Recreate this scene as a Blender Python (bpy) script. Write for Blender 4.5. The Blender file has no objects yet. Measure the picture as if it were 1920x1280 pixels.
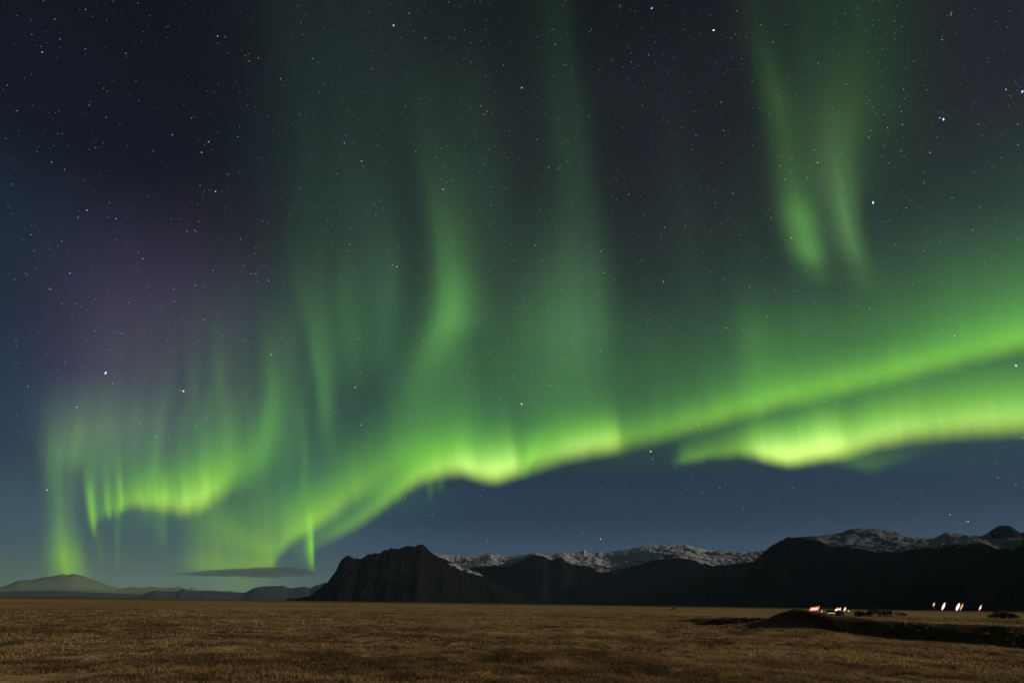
import bpy, math, random
import numpy as np
from mathutils import Matrix, Vector

random.seed(7)
RNG = np.random.default_rng(11)
scene = bpy.context.scene
COL = scene.collection
R = math.radians

# ------------------------------------------------------------------ camera
CAM_H = 2.2
PITCH, ROLL = R(29.9), 0.0145
FPX = 1920 * 16.0 / 36.0                      # 16 mm lens; pixel figures below are for a 1920 x 1280 frame
FWD = np.array([0, math.cos(PITCH), math.sin(PITCH)])
UP0 = np.array([0, -math.sin(PITCH), math.cos(PITCH)])
X0 = np.array([1.0, 0, 0])
RIGHT = X0 * math.cos(ROLL) + UP0 * math.sin(ROLL)
UP = UP0 * math.cos(ROLL) - X0 * math.sin(ROLL)
CAM = np.array([0, 0, CAM_H])
cd = bpy.data.cameras.new('camera')
cam = bpy.data.objects.new('camera', cd)
COL.objects.link(cam)
cd.lens = 16; cd.sensor_width = 36; cd.clip_start = 0.1; cd.clip_end = 3.0e6
cam.matrix_world = Matrix(((RIGHT[0], UP[0], -FWD[0], 0), (RIGHT[1], UP[1], -FWD[1], 0),
                           (RIGHT[2], UP[2], -FWD[2], CAM_H), (0, 0, 0, 1)))
scene.camera = cam

# ------------------------------------------------------------------ render settings
scene.render.engine = 'CYCLES'
scene.cycles.use_denoising = True
scene.cycles.denoiser = 'OPENIMAGEDENOISE'
scene.cycles.denoising_input_passes = 'RGB_ALBEDO_NORMAL'
scene.cycles.transparent_max_bounces = 64
scene.cycles.max_bounces = 4
scene.cycles.diffuse_bounces = 2
scene.cycles.volume_bounces = 0
scene.cycles.sample_clamp_indirect = 1.0
scene.view_settings.view_transform = 'Standard'
scene.view_settings.look = 'None'
scene.view_settings.exposure = 0.0
scene.view_settings.gamma = 1.0

# ------------------------------------------------------------------ moon (the one sun lamp) and night sky
MOON_EL, MOON_AZ = R(16), R(80)               # low moon, out of frame to the right
mdir = Vector((math.sin(MOON_AZ) * math.cos(MOON_EL), math.cos(MOON_AZ) * math.cos(MOON_EL), math.sin(MOON_EL)))
sl = bpy.data.lights.new('moon_light', 'SUN')
sl.energy = 2.45; sl.angle = R(0.5); sl.color = (1.0, 0.9, 0.76)
so = bpy.data.objects.new('moon_light', sl); COL.objects.link(so)
so.rotation_euler = mdir.to_track_quat('Z', 'Y').to_euler()

w = bpy.data.worlds.new('World'); scene.world = w; w.use_nodes = True
wn, wl = w.node_tree.nodes, w.node_tree.links
wn.clear()
wout = wn.new('ShaderNodeOutputWorld'); wbg = wn.new('ShaderNodeBackground')
wl.new(wbg.outputs[0], wout.inputs[0])
sky = wn.new('ShaderNodeTexSky'); sky.sky_type = 'NISHITA'; sky.sun_disc = False
sky.sun_elevation = MOON_EL; sky.sun_rotation = MOON_AZ
skys = wn.new('ShaderNodeVectorMath'); skys.operation = 'SCALE'; skys.inputs['Scale'].default_value = 0.0008
wl.new(sky.outputs[0], skys.inputs[0])
wtc = wn.new('ShaderNodeTexCoord'); wsep = wn.new('ShaderNodeSeparateXYZ')
wl.new(wtc.outputs['Generated'], wsep.inputs[0])
def srgb(r, g, b):
    f = lambda c: c / 12.92 if c <= 0.04045 else ((c + 0.055) / 1.055) ** 2.4
    return (f(r / 255), f(g / 255), f(b / 255), 1)
def wramp(stops):
    n = wn.new('ShaderNodeValToRGB'); n.color_ramp.interpolation = 'EASE'
    el = n.color_ramp.elements
    while len(el) < len(stops): el.new(0.5)
    for e, (p, c) in zip(el, stops): e.position = p; e.color = srgb(*c)
    wl.new(wsep.outputs['Z'], n.inputs[0])
    return n
# night-sky brightness against height above the horizon (sine of elevation): blue in the west, greyer in the east
rw = wramp([(0.0, (74, 94, 101)), (0.08, (58, 83, 97)), (0.20, (39, 55, 78)), (0.42, (27, 39, 57)), (0.62, (14, 18, 30)), (0.85, (9, 10, 18)), (1.0, (9, 10, 14))])
re = wramp([(0.0, (58, 80, 97)), (0.08, (49, 72, 94)), (0.16, (34, 55, 78)), (0.30, (29, 43, 60)), (0.46, (30, 36, 46)), (0.65, (31, 34, 40)), (0.82, (26, 30, 34)), (0.92, (17, 21, 24)), (1.0, (12, 14, 16))])
wm = wn.new('ShaderNodeMapRange'); wm.inputs['From Min'].default_value = -0.62; wm.inputs['From Max'].default_value = -0.05
wm.interpolation_type = 'SMOOTHSTEP'
wl.new(wsep.outputs['X'], wm.inputs[0])
wmix = wn.new('ShaderNodeMix'); wmix.data_type = 'RGBA'
wl.new(wm.outputs[0], wmix.inputs['Factor']); wl.new(rw.outputs[0], wmix.inputs['A']); wl.new(re.outputs[0], wmix.inputs['B'])
wadd = wn.new('ShaderNodeVectorMath'); wadd.operation = 'ADD'
wl.new(skys.outputs[0], wadd.inputs[0]); wl.new(wmix.outputs['Result'], wadd.inputs[1])
wl.new(wadd.outputs[0], wbg.inputs['Color']); wbg.inputs['Strength'].default_value = 0.93

# ------------------------------------------------------------------ helpers
def dirs(x, y):
    x = np.asarray(x, float); y = np.asarray(y, float)
    d = FWD * FPX + RIGHT * (x[..., None] - 960) + UP * (640 - y[..., None])
    return d / np.linalg.norm(d, axis=-1, keepdims=True)
def at_range(x, y, rng_h):
    """point seen in direction (x, y) whose horizontal distance is rng_h"""
    d = dirs(x, y); h = np.hypot(d[..., 0], d[..., 1])
    return CAM + d * (np.asarray(rng_h, float) / h)[..., None]
def on_level(x, y, z=0.0):
    d = dirs(x, y)
    return CAM + d * ((z - CAM_H) / d[..., 2])[..., None]

def _hash(ix, iy, seed):
    n = (ix.astype(np.int64) * 374761393 + iy.astype(np.int64) * 668265263 + seed * 1442695041) & 0x7fffffff
    n = ((n ^ (n >> 13)) * 1274126177) & 0x7fffffff
    n = n ^ (n >> 16)
    return (n & 0xffff) / 65535.0
def vnoise(x, y, seed=0):
    ix, iy = np.floor(x), np.floor(y); fx, fy = x - ix, y - iy
    fx = fx * fx * fx * (fx * (fx * 6 - 15) + 10); fy = fy * fy * fy * (fy * (fy * 6 - 15) + 10)
    a, b = _hash(ix, iy, seed), _hash(ix + 1, iy, seed)
    c, d = _hash(ix, iy + 1, seed), _hash(ix + 1, iy + 1, seed)
    return (a + (b - a) * fx) * (1 - fy) + (c + (d - c) * fx) * fy
def fbm(x, y, oct=5, seed=0, gain=0.5):
    s, amp, tot = 0, 1, 0
    for k in range(oct):
        s = s + amp * vnoise(x, y, seed + k * 17); tot += amp
        x, y, amp = x * 2.03 + 5.1, y * 2.03 + 3.7, amp * gain
    return s / tot
def ridged(x, y, oct=5, seed=0):
    s, amp, tot = 0, 1, 0
    for k in range(oct):
        s = s + amp * (1 - np.abs(2 * vnoise(x, y, seed + k * 13) - 1)); tot += amp
        x, y, amp = x * 2.1 + 1.3, y * 2.1 + 4.1, amp * 0.5
    return s / tot
def sstep(a, b, x):
    t = np.clip((x - a) / (b - a), 0, 1); return t * t * (3 - 2 * t)
def pchip(xs, ys, x):
    """monotone cubic interpolation"""
    xs = np.asarray(xs, float); ys = np.asarray(ys, float); x = np.asarray(x, float)
    h = np.diff(xs); dl = np.diff(ys) / h
    m = np.zeros_like(ys); m[0], m[-1] = dl[0], dl[-1]
    for i in range(1, len(xs) - 1):
        if dl[i - 1] * dl[i] > 0:
            w1, w2 = 2 * h[i] + h[i - 1], h[i] + 2 * h[i - 1]
            m[i] = (w1 + w2) / (w1 / dl[i - 1] + w2 / dl[i])
    k = np.clip(np.searchsorted(xs, x) - 1, 0, len(xs) - 2)
    t = np.clip((x - xs[k]) / h[k], 0, 1)
    return ((2*t**3 - 3*t**2 + 1) * ys[k] + (t**3 - 2*t**2 + t) * h[k] * m[k]
            + (-2*t**3 + 3*t**2) * ys[k+1] + (t**3 - t**2) * h[k] * m[k+1])

def mesh_obj(name, verts, faces, mat=None, parent=None, smooth=True):
    me = bpy.data.meshes.new(name)
    verts = np.asarray(verts, np.float32).reshape(-1, 3)
    faces = np.asarray(faces, np.int32)
    me.vertices.add(len(verts)); me.vertices.foreach_set('co', verts.ravel())
    n, k = faces.shape
    me.loops.add(n * k); me.loops.foreach_set('vertex_index', faces.ravel())
    me.polygons.add(n); me.polygons.foreach_set('loop_start', np.arange(0, n * k, k, dtype=np.int32))
    try: me.polygons.foreach_set('loop_total', np.full(n, k, dtype=np.int32))
    except Exception: pass
    me.update(calc_edges=True); me.validate()
    if smooth: me.polygons.foreach_set('use_smooth', np.ones(len(me.polygons), dtype=bool))
    if mat: me.materials.append(mat)
    o = bpy.data.objects.new(name, me); COL.objects.link(o)
    if parent: o.parent = parent
    return o
def grid_faces(nu, nv, off=0):
    i, j = np.meshgrid(np.arange(nu - 1), np.arange(nv - 1), indexing='ij')
    a = (i * nv + j).ravel() + off
    return np.stack([a, a + nv, a + nv + 1, a + 1], 1)
def set_attr(o, name, data, kind='FLOAT_COLOR'):
    at = o.data.attributes.new(name, kind, 'POINT')
    if kind == 'FLOAT': at.data.foreach_set('value', np.asarray(data, np.float32).ravel())
    else:
        d = np.ones((len(o.data.vertices), 4), np.float32); d[:, :3] = data
        at.data.foreach_set('color', d.ravel())
def tag(o, label=None, cat=None, group=None, kind=None):
    if label: o['label'] = label
    if cat: o['category'] = cat
    if group: o['group'] = group
    if kind: o['kind'] = kind
    return o
def empty(name, loc):
    o = bpy.data.objects.new(name, None); COL.objects.link(o); o.location = loc
    o.empty_display_size = 0.5
    return o

def new_mat(name):
    m = bpy.data.materials.new(name); m.use_nodes = True
    m.node_tree.nodes.clear()
    return m, m.node_tree.nodes, m.node_tree.links
def flat_mat(name, col, rough=0.8, var=0.25, scale=3.0):
    m, n, l = new_mat(name)
    out = n.new('ShaderNodeOutputMaterial'); b = n.new('ShaderNodeBsdfPrincipled')
    b.inputs['Roughness'].default_value = rough
    t = n.new('ShaderNodeTexNoise'); t.inputs['Scale'].default_value = scale; t.inputs['Detail'].default_value = 5
    tc = n.new('ShaderNodeTexCoord'); l.new(tc.outputs['Object'], t.inputs['Vector'])
    r = n.new('ShaderNodeValToRGB')
    r.color_ramp.elements[0].position = 0.3; r.color_ramp.elements[1].position = 0.7
    r.color_ramp.elements[0].color = tuple(c * (1 - var) for c in col[:3]) + (1,)
    r.color_ramp.elements[1].color = tuple(c * (1 + var) for c in col[:3]) + (1,)
    l.new(t.outputs[0], r.inputs[0]); l.new(r.outputs[0], b.inputs['Base Color']); l.new(b.outputs[0], out.inputs[0])
    return m
def glow_mat(name, col, strength):
    m, n, l = new_mat(name)
    out = n.new('ShaderNodeOutputMaterial'); e = n.new('ShaderNodeEmission')
    e.inputs[0].default_value = (*col, 1); e.inputs[1].default_value = strength
    l.new(e.outputs[0], out.inputs[0])
    m.cycles.emission_sampling = 'NONE'
    return m

# ------------------------------------------------------------------ aurora: glowing curtains standing above 12 km
def aurora_material():
    m, n, l = new_mat('aurora_light')
    out = n.new('ShaderNodeOutputMaterial'); a = n.new('ShaderNodeAttribute'); a.attribute_name = 'glow'
    e = n.new('ShaderNodeEmission'); t = n.new('ShaderNodeBsdfTransparent'); add = n.new('ShaderNodeAddShader')
    sp = n.new('ShaderNodeSeparateColor'); l.new(a.outputs['Color'], sp.inputs[0])
    mr = n.new('ShaderNodeMapRange'); mr.inputs['From Max'].default_value = .40; mr.inputs['To Min'].default_value = 1.0; mr.inputs['To Max'].default_value = .20
    l.new(sp.outputs[1], mr.inputs[0])
    cb = n.new('ShaderNodeCombineColor'); cb.inputs[0].default_value = 1; cb.inputs[1].default_value = 1; l.new(mr.outputs[0], cb.inputs[2])
    l.new(cb.outputs[0], t.inputs[0])
    l.new(a.outputs['Color'], e.inputs['Color']); l.new(e.outputs[0], add.inputs[0]); l.new(t.outputs[0], add.inputs[1])
    l.new(add.outputs[0], out.inputs['Surface'])
    m.cycles.emission_sampling = 'NONE'
    return m
AUR = aurora_material()
ALT = 12000.0
G_LOW = np.array([0.37, 1.0, 0.075])           # yellow-green of the dense lower border
G_MID = np.array([0.26, 1.0, 0.16])          # green oxygen line
G_HIGH = np.array([0.31, 1.0, 0.42])           # thin, paler upper light
VIOLET = np.array([1.0, 0.42, 0.95])
def n1(u, seed, f):                            # 1-D noise 0..1
    return vnoise(u * f, np.full_like(u, 0.5 + seed * 3.1), seed)
def finish_sheet(parts, name):
    """joins sheets [(verts, glow, nu, nv)] to one object, leaving out the cells that give no light"""
    V, C, F, off = [], [], [], 0
    for P, g, nu, nv in parts:
        f = grid_faces(nu, nv, off)
        gl = g.reshape(-1, 3).max(1)
        keep = gl[f - off].max(1) > 0.00012
        V.append(P.reshape(-1, 3)); C.append(g.reshape(-1, 3)); F.append(f[keep]); off += nu * nv
    V, C, F = np.concatenate(V), np.concatenate(C), np.concatenate(F)
    used = np.unique(F); remap = np.zeros(len(V), int); remap[used] = np.arange(len(used))
    o = mesh_obj(name, V[used], remap[F], AUR)
    set_attr(o, 'glow', C[used])
    return o
def curtain_sheet(ctrl, e=16, lean=-0.12, rays=0.25, rf=0.05, seed=1, col=(G_LOW, G_MID, G_HIGH), tmax=None, wob=3.0, step=4.0, ep=None):
    """ctrl: along the lower border (x, y, core light, core height, long-ray light, long-ray height), heights and places as seen in px"""
    c = np.array(ctrl, float)
    s = np.concatenate([[0], np.cumsum(np.hypot(np.diff(c[:, 0]), np.diff(c[:, 1])))])
    nu = max(24, int(s[-1] / step)); u = np.linspace(0, s[-1], nu)
    x, y, I, s1, I2, s2 = [pchip(s, c[:, k], u) for k in range(6)]
    y = y + wob * (fbm(u * rf, u * 0 + seed, 3, seed) - 0.5) * 2
    T = tmax or float((s2 * 3.2).max())
    nv = 44; v = np.linspace(0, 1, nv) ** 1.7
    em = max([e] + [q[1] for q in ep or []]); t = -1.3 * em + (T + 1.3 * em) * v
    uu, tt = np.meshgrid(u, t, indexing='ij')
    X = x[:, None] + lean * tt; Y = y[:, None] - tt
    ea = np.full(nu, float(e)) if ep is None else np.interp(x, [q[0] for q in ep], [q[1] for q in ep])
    rise = sstep(-1, 1.15, tt / ea[:, None])
    tp = np.maximum(tt, 0)
    rn = 1 + rays * (2 * fbm(uu * rf + tt * 0.0012, tt * 0.0006 + seed * 1.7, 4, seed) - 1)
    rn2 = 1 + 1.6 * rays * (2 * fbm(uu * rf * 0.7 + 9, tt * 0.0008 + seed, 4, seed + 40) - 1)
    core = I[:, None] * np.exp(-(tp / s1[:, None]) ** 1.6) * rn
    lng = I2[:, None] * np.exp(-(tp / s2[:, None]) ** 1.15) * rn2
    lo, mid, hi = col
    k = np.clip(tp / (2.2 * s1[:, None]), 0, 1)[..., None]
    k2 = np.clip(tp / (1.6 * s2[:, None]), 0, 1)[..., None]
    hot = np.clip(core / .8, 0, 1)[..., None] * np.array([.34, 0, .13])     # the densest light turns yellow
    g = (rise * core)[..., None] * ((lo + hot) * (1 - k) + mid * k) + (rise * lng)[..., None] * (mid * (1 - k2) + hi * k2)
    g *= sstep(T, T * 0.7, tt)[..., None]
    d = dirs(x, y); D = ALT * np.hypot(d[:, 0], d[:, 1]) / np.maximum(d[:, 2], 0.03)
    P = at_range(X, Y, np.broadcast_to(D[:, None], X.shape))
    return P, g, nu, nv
def ray_sheet(ctrl, col=G_MID, rays=0.12, rf=0.08, seed=1, alt=ALT, edge=2.3, step=7.0, nw=25):
    """ctrl: along the middle of one upright ray, bottom first (x, y, left half width, right half width, light)"""
    c = np.array(ctrl, float)
    s = np.concatenate([[0], np.cumsum(np.hypot(np.diff(c[:, 0]), np.diff(c[:, 1])))])
    nu = max(16, int(s[-1] / step)); u = np.linspace(0, s[-1], nu)
    x, y, wl_, wr_, I = [pchip(s, c[:, k], u) for k in range(5)]
    q = np.linspace(-edge, edge, nw)
    W = np.where(q[None, :] < 0, wl_[:, None], wr_[:, None])
    X = x[:, None] + q[None, :] * W; Y = np.broadcast_to(y[:, None], X.shape)
    pr = np.clip(np.exp(-q ** 2) - math.exp(-edge ** 2), 0, None)[None, :]
    rn = 1 + rays * (2 * fbm((X - x[:, None]) * rf, Y * 0.0022 + seed, 4, seed) - 1) * 1.5
    gI = I[:, None] * pr * rn
    cl = np.asarray(col)
    if cl.ndim == 2:
        k = (u / s[-1])[:, None, None]; cl = cl[0] * (1 - k) + cl[1] * k
    g = gI[..., None] * cl
    d = dirs(x[:1], y[:1])[0]; D = alt * math.hypot(d[0], d[1]) / max(d[2], 0.03)
    P = at_range(X, Y, np.full(X.shape, D))
    return P, g, nu, nw
def aurora(name, label, sheets):
    return tag(finish_sheet(sheets, name), label, 'aurora', 'curtains and rays of the aurora')

# long main arc: lower border from the cloud up to the right edge of the frame
aurora('aurora_curtain', 'longest bright green aurora arc, running from left of the dark peak to the right edge', [
    curtain_sheet([
        (580, 1030, .06, 26, .03, 90), (600, 1021, .13, 26, .05, 90), (640, 1001, .24, 24, .08, 100), (682, 976, .34, 26, .07, 100), (739, 934, .44, 32, .10, 120),
        (795, 899, .54, 40, .14, 140), (851, 884, .78, 46, .15, 150), (894, 892, .98, 52, .16, 170), (930, 897, 1.12, 54, .15, 170),
        (962, 889, 1.0, 52, .14, 170), (978, 885, .66, 50, .13, 170), (992, 880, .44, 52, .13, 170), (1029, 866, .54, 52, .13, 170), (1085, 851, .72, 48, .12, 160),
        (1141, 840, .80, 48, .10, 150), (1156, 837, .72, 46, .10, 150), (1172, 833, .36, 42, .10, 150), (1197, 828, .28, 42, .10, 150), (1254, 814, .31, 42, .12, 150),
        (1310, 800, .35, 42, .13, 150), (1400, 775, .37, 42, .15, 150), (1494, 751, .34, 42, .15, 150), (1590, 731, .32, 42, .14, 150),
        (1687, 704, .30, 42, .15, 150), (1784, 681, .28, 44, .18, 150), (1920, 649, .27, 48, .24, 150), (2080, 612, .25, 50, .24, 150)],
        e=20, rays=0.19, rf=0.03, seed=3, ep=[(590, 14), (700, 18), (900, 20), (1100, 22), (1920, 24)])])
aurora('aurora_curtain', 'yellow-green inner fold of the aurora arc rising right from the flat dark cloud', [
    curtain_sheet([
        (500, 1068, .0, 80, .0, 60), (510, 1062, .10, 84, .02, 100), (520, 1044, .22, 80, .05, 120), (544, 1018, .37, 70, .06, 120),
        (577, 996, .43, 62, .05, 110), (607, 978, .43, 62, .05, 110), (660, 940, .33, 68, .05, 120), (720, 905, .24, 72, .06, 130),
        (790, 872, .16, 80, .08, 150), (850, 850, .07, 80, .05, 150), (910, 830, .0, 80, .02, 150)],
        e=15, rays=0.16, rf=0.04, seed=8, wob=3, ep=[(500, 14), (577, 16), (660, 24), (800, 40)])])
aurora('aurora_curtain', 'second bright green aurora band low on the right, beneath the long main arc', [
    curtain_sheet([
        (1254, 872, .0, 16, .0, 60), (1268, 870, .06, 20, .012, 60), (1282, 868, .19, 26, .025, 60), (1300, 864, .24, 28, .035, 60), (1332, 856, .25, 32, .045, 70), (1380, 852, .38, 38, .06, 80),
        (1407, 853, .60, 44, .08, 85), (1436, 859, 1.05, 48, .09, 90), (1481, 865, 1.25, 52, .10, 95), (1526, 858, 1.3, 58, .10, 95),
        (1574, 851, 1.2, 60, .11, 95), (1600, 845, .88, 60, .12, 95), (1655, 828, .82, 62, .12, 95), (1720, 817, .76, 64, .12, 100),
        (1784, 810, .74, 66, .12, 100), (1920, 799, .72, 70, .14, 110), (2080, 784, .48, 66, .14, 110)],
        e=18, rays=0.16, rf=0.03, seed=14, wob=2, ep=[(1280, 10), (1400, 16), (1600, 22), (1920, 30)])])
aurora('aurora_curtain', 'faint short green wisp hanging under the lower right aurora band', [
    curtain_sheet([(1550, 868, .0, 22, .0, 40), (1590, 872, .10, 28, .0, 40), (1623, 879, .12, 32, .0, 40), (1687, 864, .06, 28, .0, 40), (1745, 846, .015, 24, .0, 40), (1790, 836, .0, 24, .0, 40)],
        e=16, rays=0.1, seed=19, wob=1)])
# left spiral
aurora('aurora_curtain', 'left curl of green aurora with ragged ray tips above the far snowy mountain', [
    curtain_sheet([
        (160, 988, .0, 40, .0, 120), (178, 978, .06, 40, .03, 140), (206, 965, .16, 42, .05, 140), (232, 954, .26, 42, .06, 140), (260, 946, .44, 46, .08, 130),
        (300, 953, .54, 54, .08, 130), (340, 957, .62, 60, .08, 130), (376, 950, .70, 66, .08, 130), (402, 936, .62, 70, .09, 140),
        (426, 916, .34, 80, .09, 150), (455, 896, .12, 90, .07, 160), (485, 872, .04, 90, .05, 160), (515, 848, .0, 90, .03, 160), (550, 825, .0, 90, .0, 160)],
        e=14, lean=-0.05, rays=0.30, rf=0.075, seed=23, wob=5, ep=[(180, 10), (300, 18), (400, 24), (440, 32), (520, 60)])])
aurora('aurora_curtain', 'broad yellow-green aurora glow standing on top of the flat dark cloud', [
    curtain_sheet([
        (322, 1066, .0, 60, .0, 90), (345, 1068, .035, 64, .01, 90), (365, 1070, .12, 70, .02, 90), (390, 1071, .19, 84, .03, 100), (430, 1071, .19, 104, .03, 110), (470, 1070, .21, 116, .03, 110),
        (496, 1068, .25, 116, .03, 110), (508, 1065, .20, 116, .03, 110), (516, 1062, .10, 120, .02, 120), (526, 1058, .0, 110, .0, 120)],
        e=11, lean=-0.06, rays=0.3, rf=0.07, seed=31, wob=2, col=(G_LOW * [1.15, 1, .4], G_LOW, G_MID))])
aurora('aurora_curtain', 'dim curved fold of aurora linking the left curl down to the fold on the cloud', [
    ray_sheet([(520, 1040, 44, 30, .0), (490, 1030, 54, 46, .06), (455, 1012, 56, 50, .08), (420, 988, 52, 48, .08), (396, 962, 46, 40, .06), (380, 940, 38, 32, .03), (365, 915, 26, 20, .0)], col=G_LOW * [1.1, 1, .5], seed=47, rays=.2, rf=.04)])
aurora('aurora_ray', 'thick yellow-green aurora pillar rising from the summit of the far snowy mountain', [
    ray_sheet([(140, 1100, 30, 26, .0), (136, 1088, 28, 26, .16), (130, 1072, 28, 26, .40), (125, 1050, 27, 26, .42), (119, 1010, 24, 24, .25), (114, 960, 20, 22, .14), (110, 900, 22, 22, .12),
               (114, 850, 28, 40, .15), (122, 800, 38, 62, .09), (132, 740, 50, 70, .025), (130, 690, 44, 60, .0)], col=[G_LOW * [1.2, 1, 1], G_HIGH * [1.3, 1, 1]], seed=41, rays=0.32, rf=0.07)])
for lab, c, sd in [
    ('bright narrow aurora ray tip beside the thick pillar on the left', [(177, 1012, 3, 3, .0), (176, 992, 5, 5, .20), (173, 962, 7, 8, .42), (170, 930, 8, 9, .36), (168, 890, 12, 14, .12), (166, 840, 16, 20, .03), (164, 790, 18, 20, .0)], 51),
    ('short aurora ray tip, second right of the thick left pillar', [(207, 978, 4, 3, .0), (204, 958, 6, 5, .22), (202, 935, 7, 7, .20), (200, 890, 9, 9, .07), (198, 850, 12, 12, .0)], 52),
    ('sharp aurora ray with straight right side where the left curl begins', [(231, 964, 6, 2, .0), (229, 945, 8, 2.5, .22), (226, 915, 9, 4, .22), (223, 880, 10, 6, .10), (220, 820, 12, 10, .02), (218, 780, 12, 10, .0)], 53),
    ('thin pale aurora thread hanging below the left curl', [(221, 1080, 3, 3, .0), (220, 1045, 4, 4, .05), (220, 1000, 5, 6, .06), (221, 960, 6, 8, .05), (222, 920, 8, 10, .0)], 54),
    ('dim green aurora streak hanging beneath the middle of the left curl', [(308, 1035, 12, 8, .0), (306, 1010, 16, 8, .05), (304, 975, 18, 9, .08), (302, 935, 20, 12, .0)], 55),
    ('dim aurora thread trailing under the brightest left ray tip', [(194, 1085, 6, 5, .0), (190, 1045, 7, 6, .03), (184, 1010, 7, 7, .04), (178, 975, 8, 8, .0)], 56),
    ('narrow brilliant yellow-green aurora ray touching the right end of the cloud', [(588, 1072, 8, 2, .0), (586, 1055, 9, 3, .30), (584, 1030, 10, 4.5, .52), (583, 1005, 10, 5, .44), (582, 980, 10, 7, .20), (580, 940, 12, 10, .03), (578, 900, 12, 10, .0)], 57),
    ('soft aurora ray standing in the notch between the folds beside the cloud', [(566, 1066, 12, 10, .0), (566, 1040, 16, 12, .05), (566, 1010, 16, 12, .06), (566, 980, 16, 14, .0)], 58),
    ('faint green aurora ray hanging under the main arc left of its bright knot', [(807, 942, 4, 4, .0), (807, 925, 6, 5, .05), (806, 905, 8, 8, .09), (805, 880, 14, 14, .0)], 59),
    ('dim green aurora ray under the main arc just right of the hanging ray', [(826, 925, 8, 6, .0), (826, 908, 10, 8, .05), (826, 890, 14, 12, .06), (826, 870, 16, 16, .0)], 60),
    ('bright green aurora stub right of the knot on the main arc', [(985, 902, 8, 5, .0), (984, 888, 10, 7, .10), (994, 860, 12, 12, .22), (1000, 835, 16, 20, .12), (1000, 800, 20, 24, .0)], 67)]:
    aurora('aurora_ray', lab, [ray_sheet(c, col=[G_LOW, G_MID], seed=sd)])
for lab, c, sd, cc in [
    ('tall green aurora ray rising above the right end of the left curl', [(440, 930, 40, 44, .0), (466, 890, 40, 40, .08), (492, 850, 36, 32, .14), (508, 800, 26, 24, .14), (512, 740, 17, 22, .10), (506, 680, 13, 22, .05), (500, 620, 12, 24, .015), (496, 560, 12, 24, .0)], 61, G_MID),
    ('slim aurora streak between the two ray groups over the left curl', [(560, 960, 12, 10, .0), (568, 920, 12, 9, .05), (572, 870, 10, 8, .06), (570, 820, 10, 9, .05), (564, 760, 12, 12, .02), (560, 720, 12, 12, .0)], 68, G_MID),
    ('slim slanted aurora ray just right of the tall ray over the left curl', [(622, 880, 18, 16, .0), (614, 820, 16, 18, .05), (607, 760, 12, 22, .10), (600, 700, 11, 28, .11), (592, 640, 14, 38, .075), (584, 570, 24, 48, .04), (575, 500, 32, 56, .015), (566, 420, 34, 56, .0)], 62, G_MID * [1.15, 1, 1.4]),
    ('detached bright green aurora ray glowing in mid sky above the main arc', [(770, 790, 44, 50, .0), (792, 720, 40, 48, .05), (818, 650, 34, 46, .13), (840, 595, 32, 48, .21), (844, 545, 30, 46, .17), (838, 490, 26, 48, .10), (828, 420, 24, 60, .06), (815, 350, 24, 80, .032), (803, 280, 26, 90, .015), (795, 200, 28, 90, .006), (786, 90, 28, 90, .0)], 63, G_MID * [1.2, 1, 1.6]),
    ('very tall faint aurora column rising to the top of the frame near its middle', [(1120, 780, 140, 40, .0), (1110, 690, 130, 38, .05), (1104, 600, 110, 40, .09), (1098, 520, 84, 42, .075), (1092, 450, 66, 40, .045), (1088, 380, 56, 34, .03), (1074, 240, 50, 32, .022), (1060, 120, 46, 28, .016), (1042, -40, 46, 28, .008), (1030, -140, 46, 28, .0)], 64, G_HIGH * [1.15, 1, 1]),
    ('left one of the twin aurora rays high on the right', [(1538, 540, 30, 24, .0), (1529, 505, 29, 20, .07), (1516, 468, 30, 24, .22), (1500, 415, 30, 30, .21), (1486, 350, 29, 32, .09), (1474, 280, 30, 34, .055), (1458, 195, 30, 34, .055), (1442, 130, 28, 32, .035), (1424, 50, 34, 40, .015), (1404, -60, 40, 44, .006), (1390, -140, 40, 40, .0)], 65, G_MID * [1.3, 1, 1.5]),
    ('right one of the twin aurora rays high on the right, paler and narrower', [(1630, 560, 32, 26, .0), (1612, 500, 28, 22, .06), (1596, 455, 27, 21, .135), (1583, 400, 26, 24, .155), (1573, 345, 30, 34, .12), (1567, 290, 32, 40, .085), (1568, 235, 38, 50, .055), (1576, 160, 50, 54, .02), (1584, 60, 60, 60, .0)], 66, G_HIGH * [1.35, 1, .8])]:
    aurora('aurora_ray', lab, [ray_sheet(c, col=cc, seed=sd, nw=31)])
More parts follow.
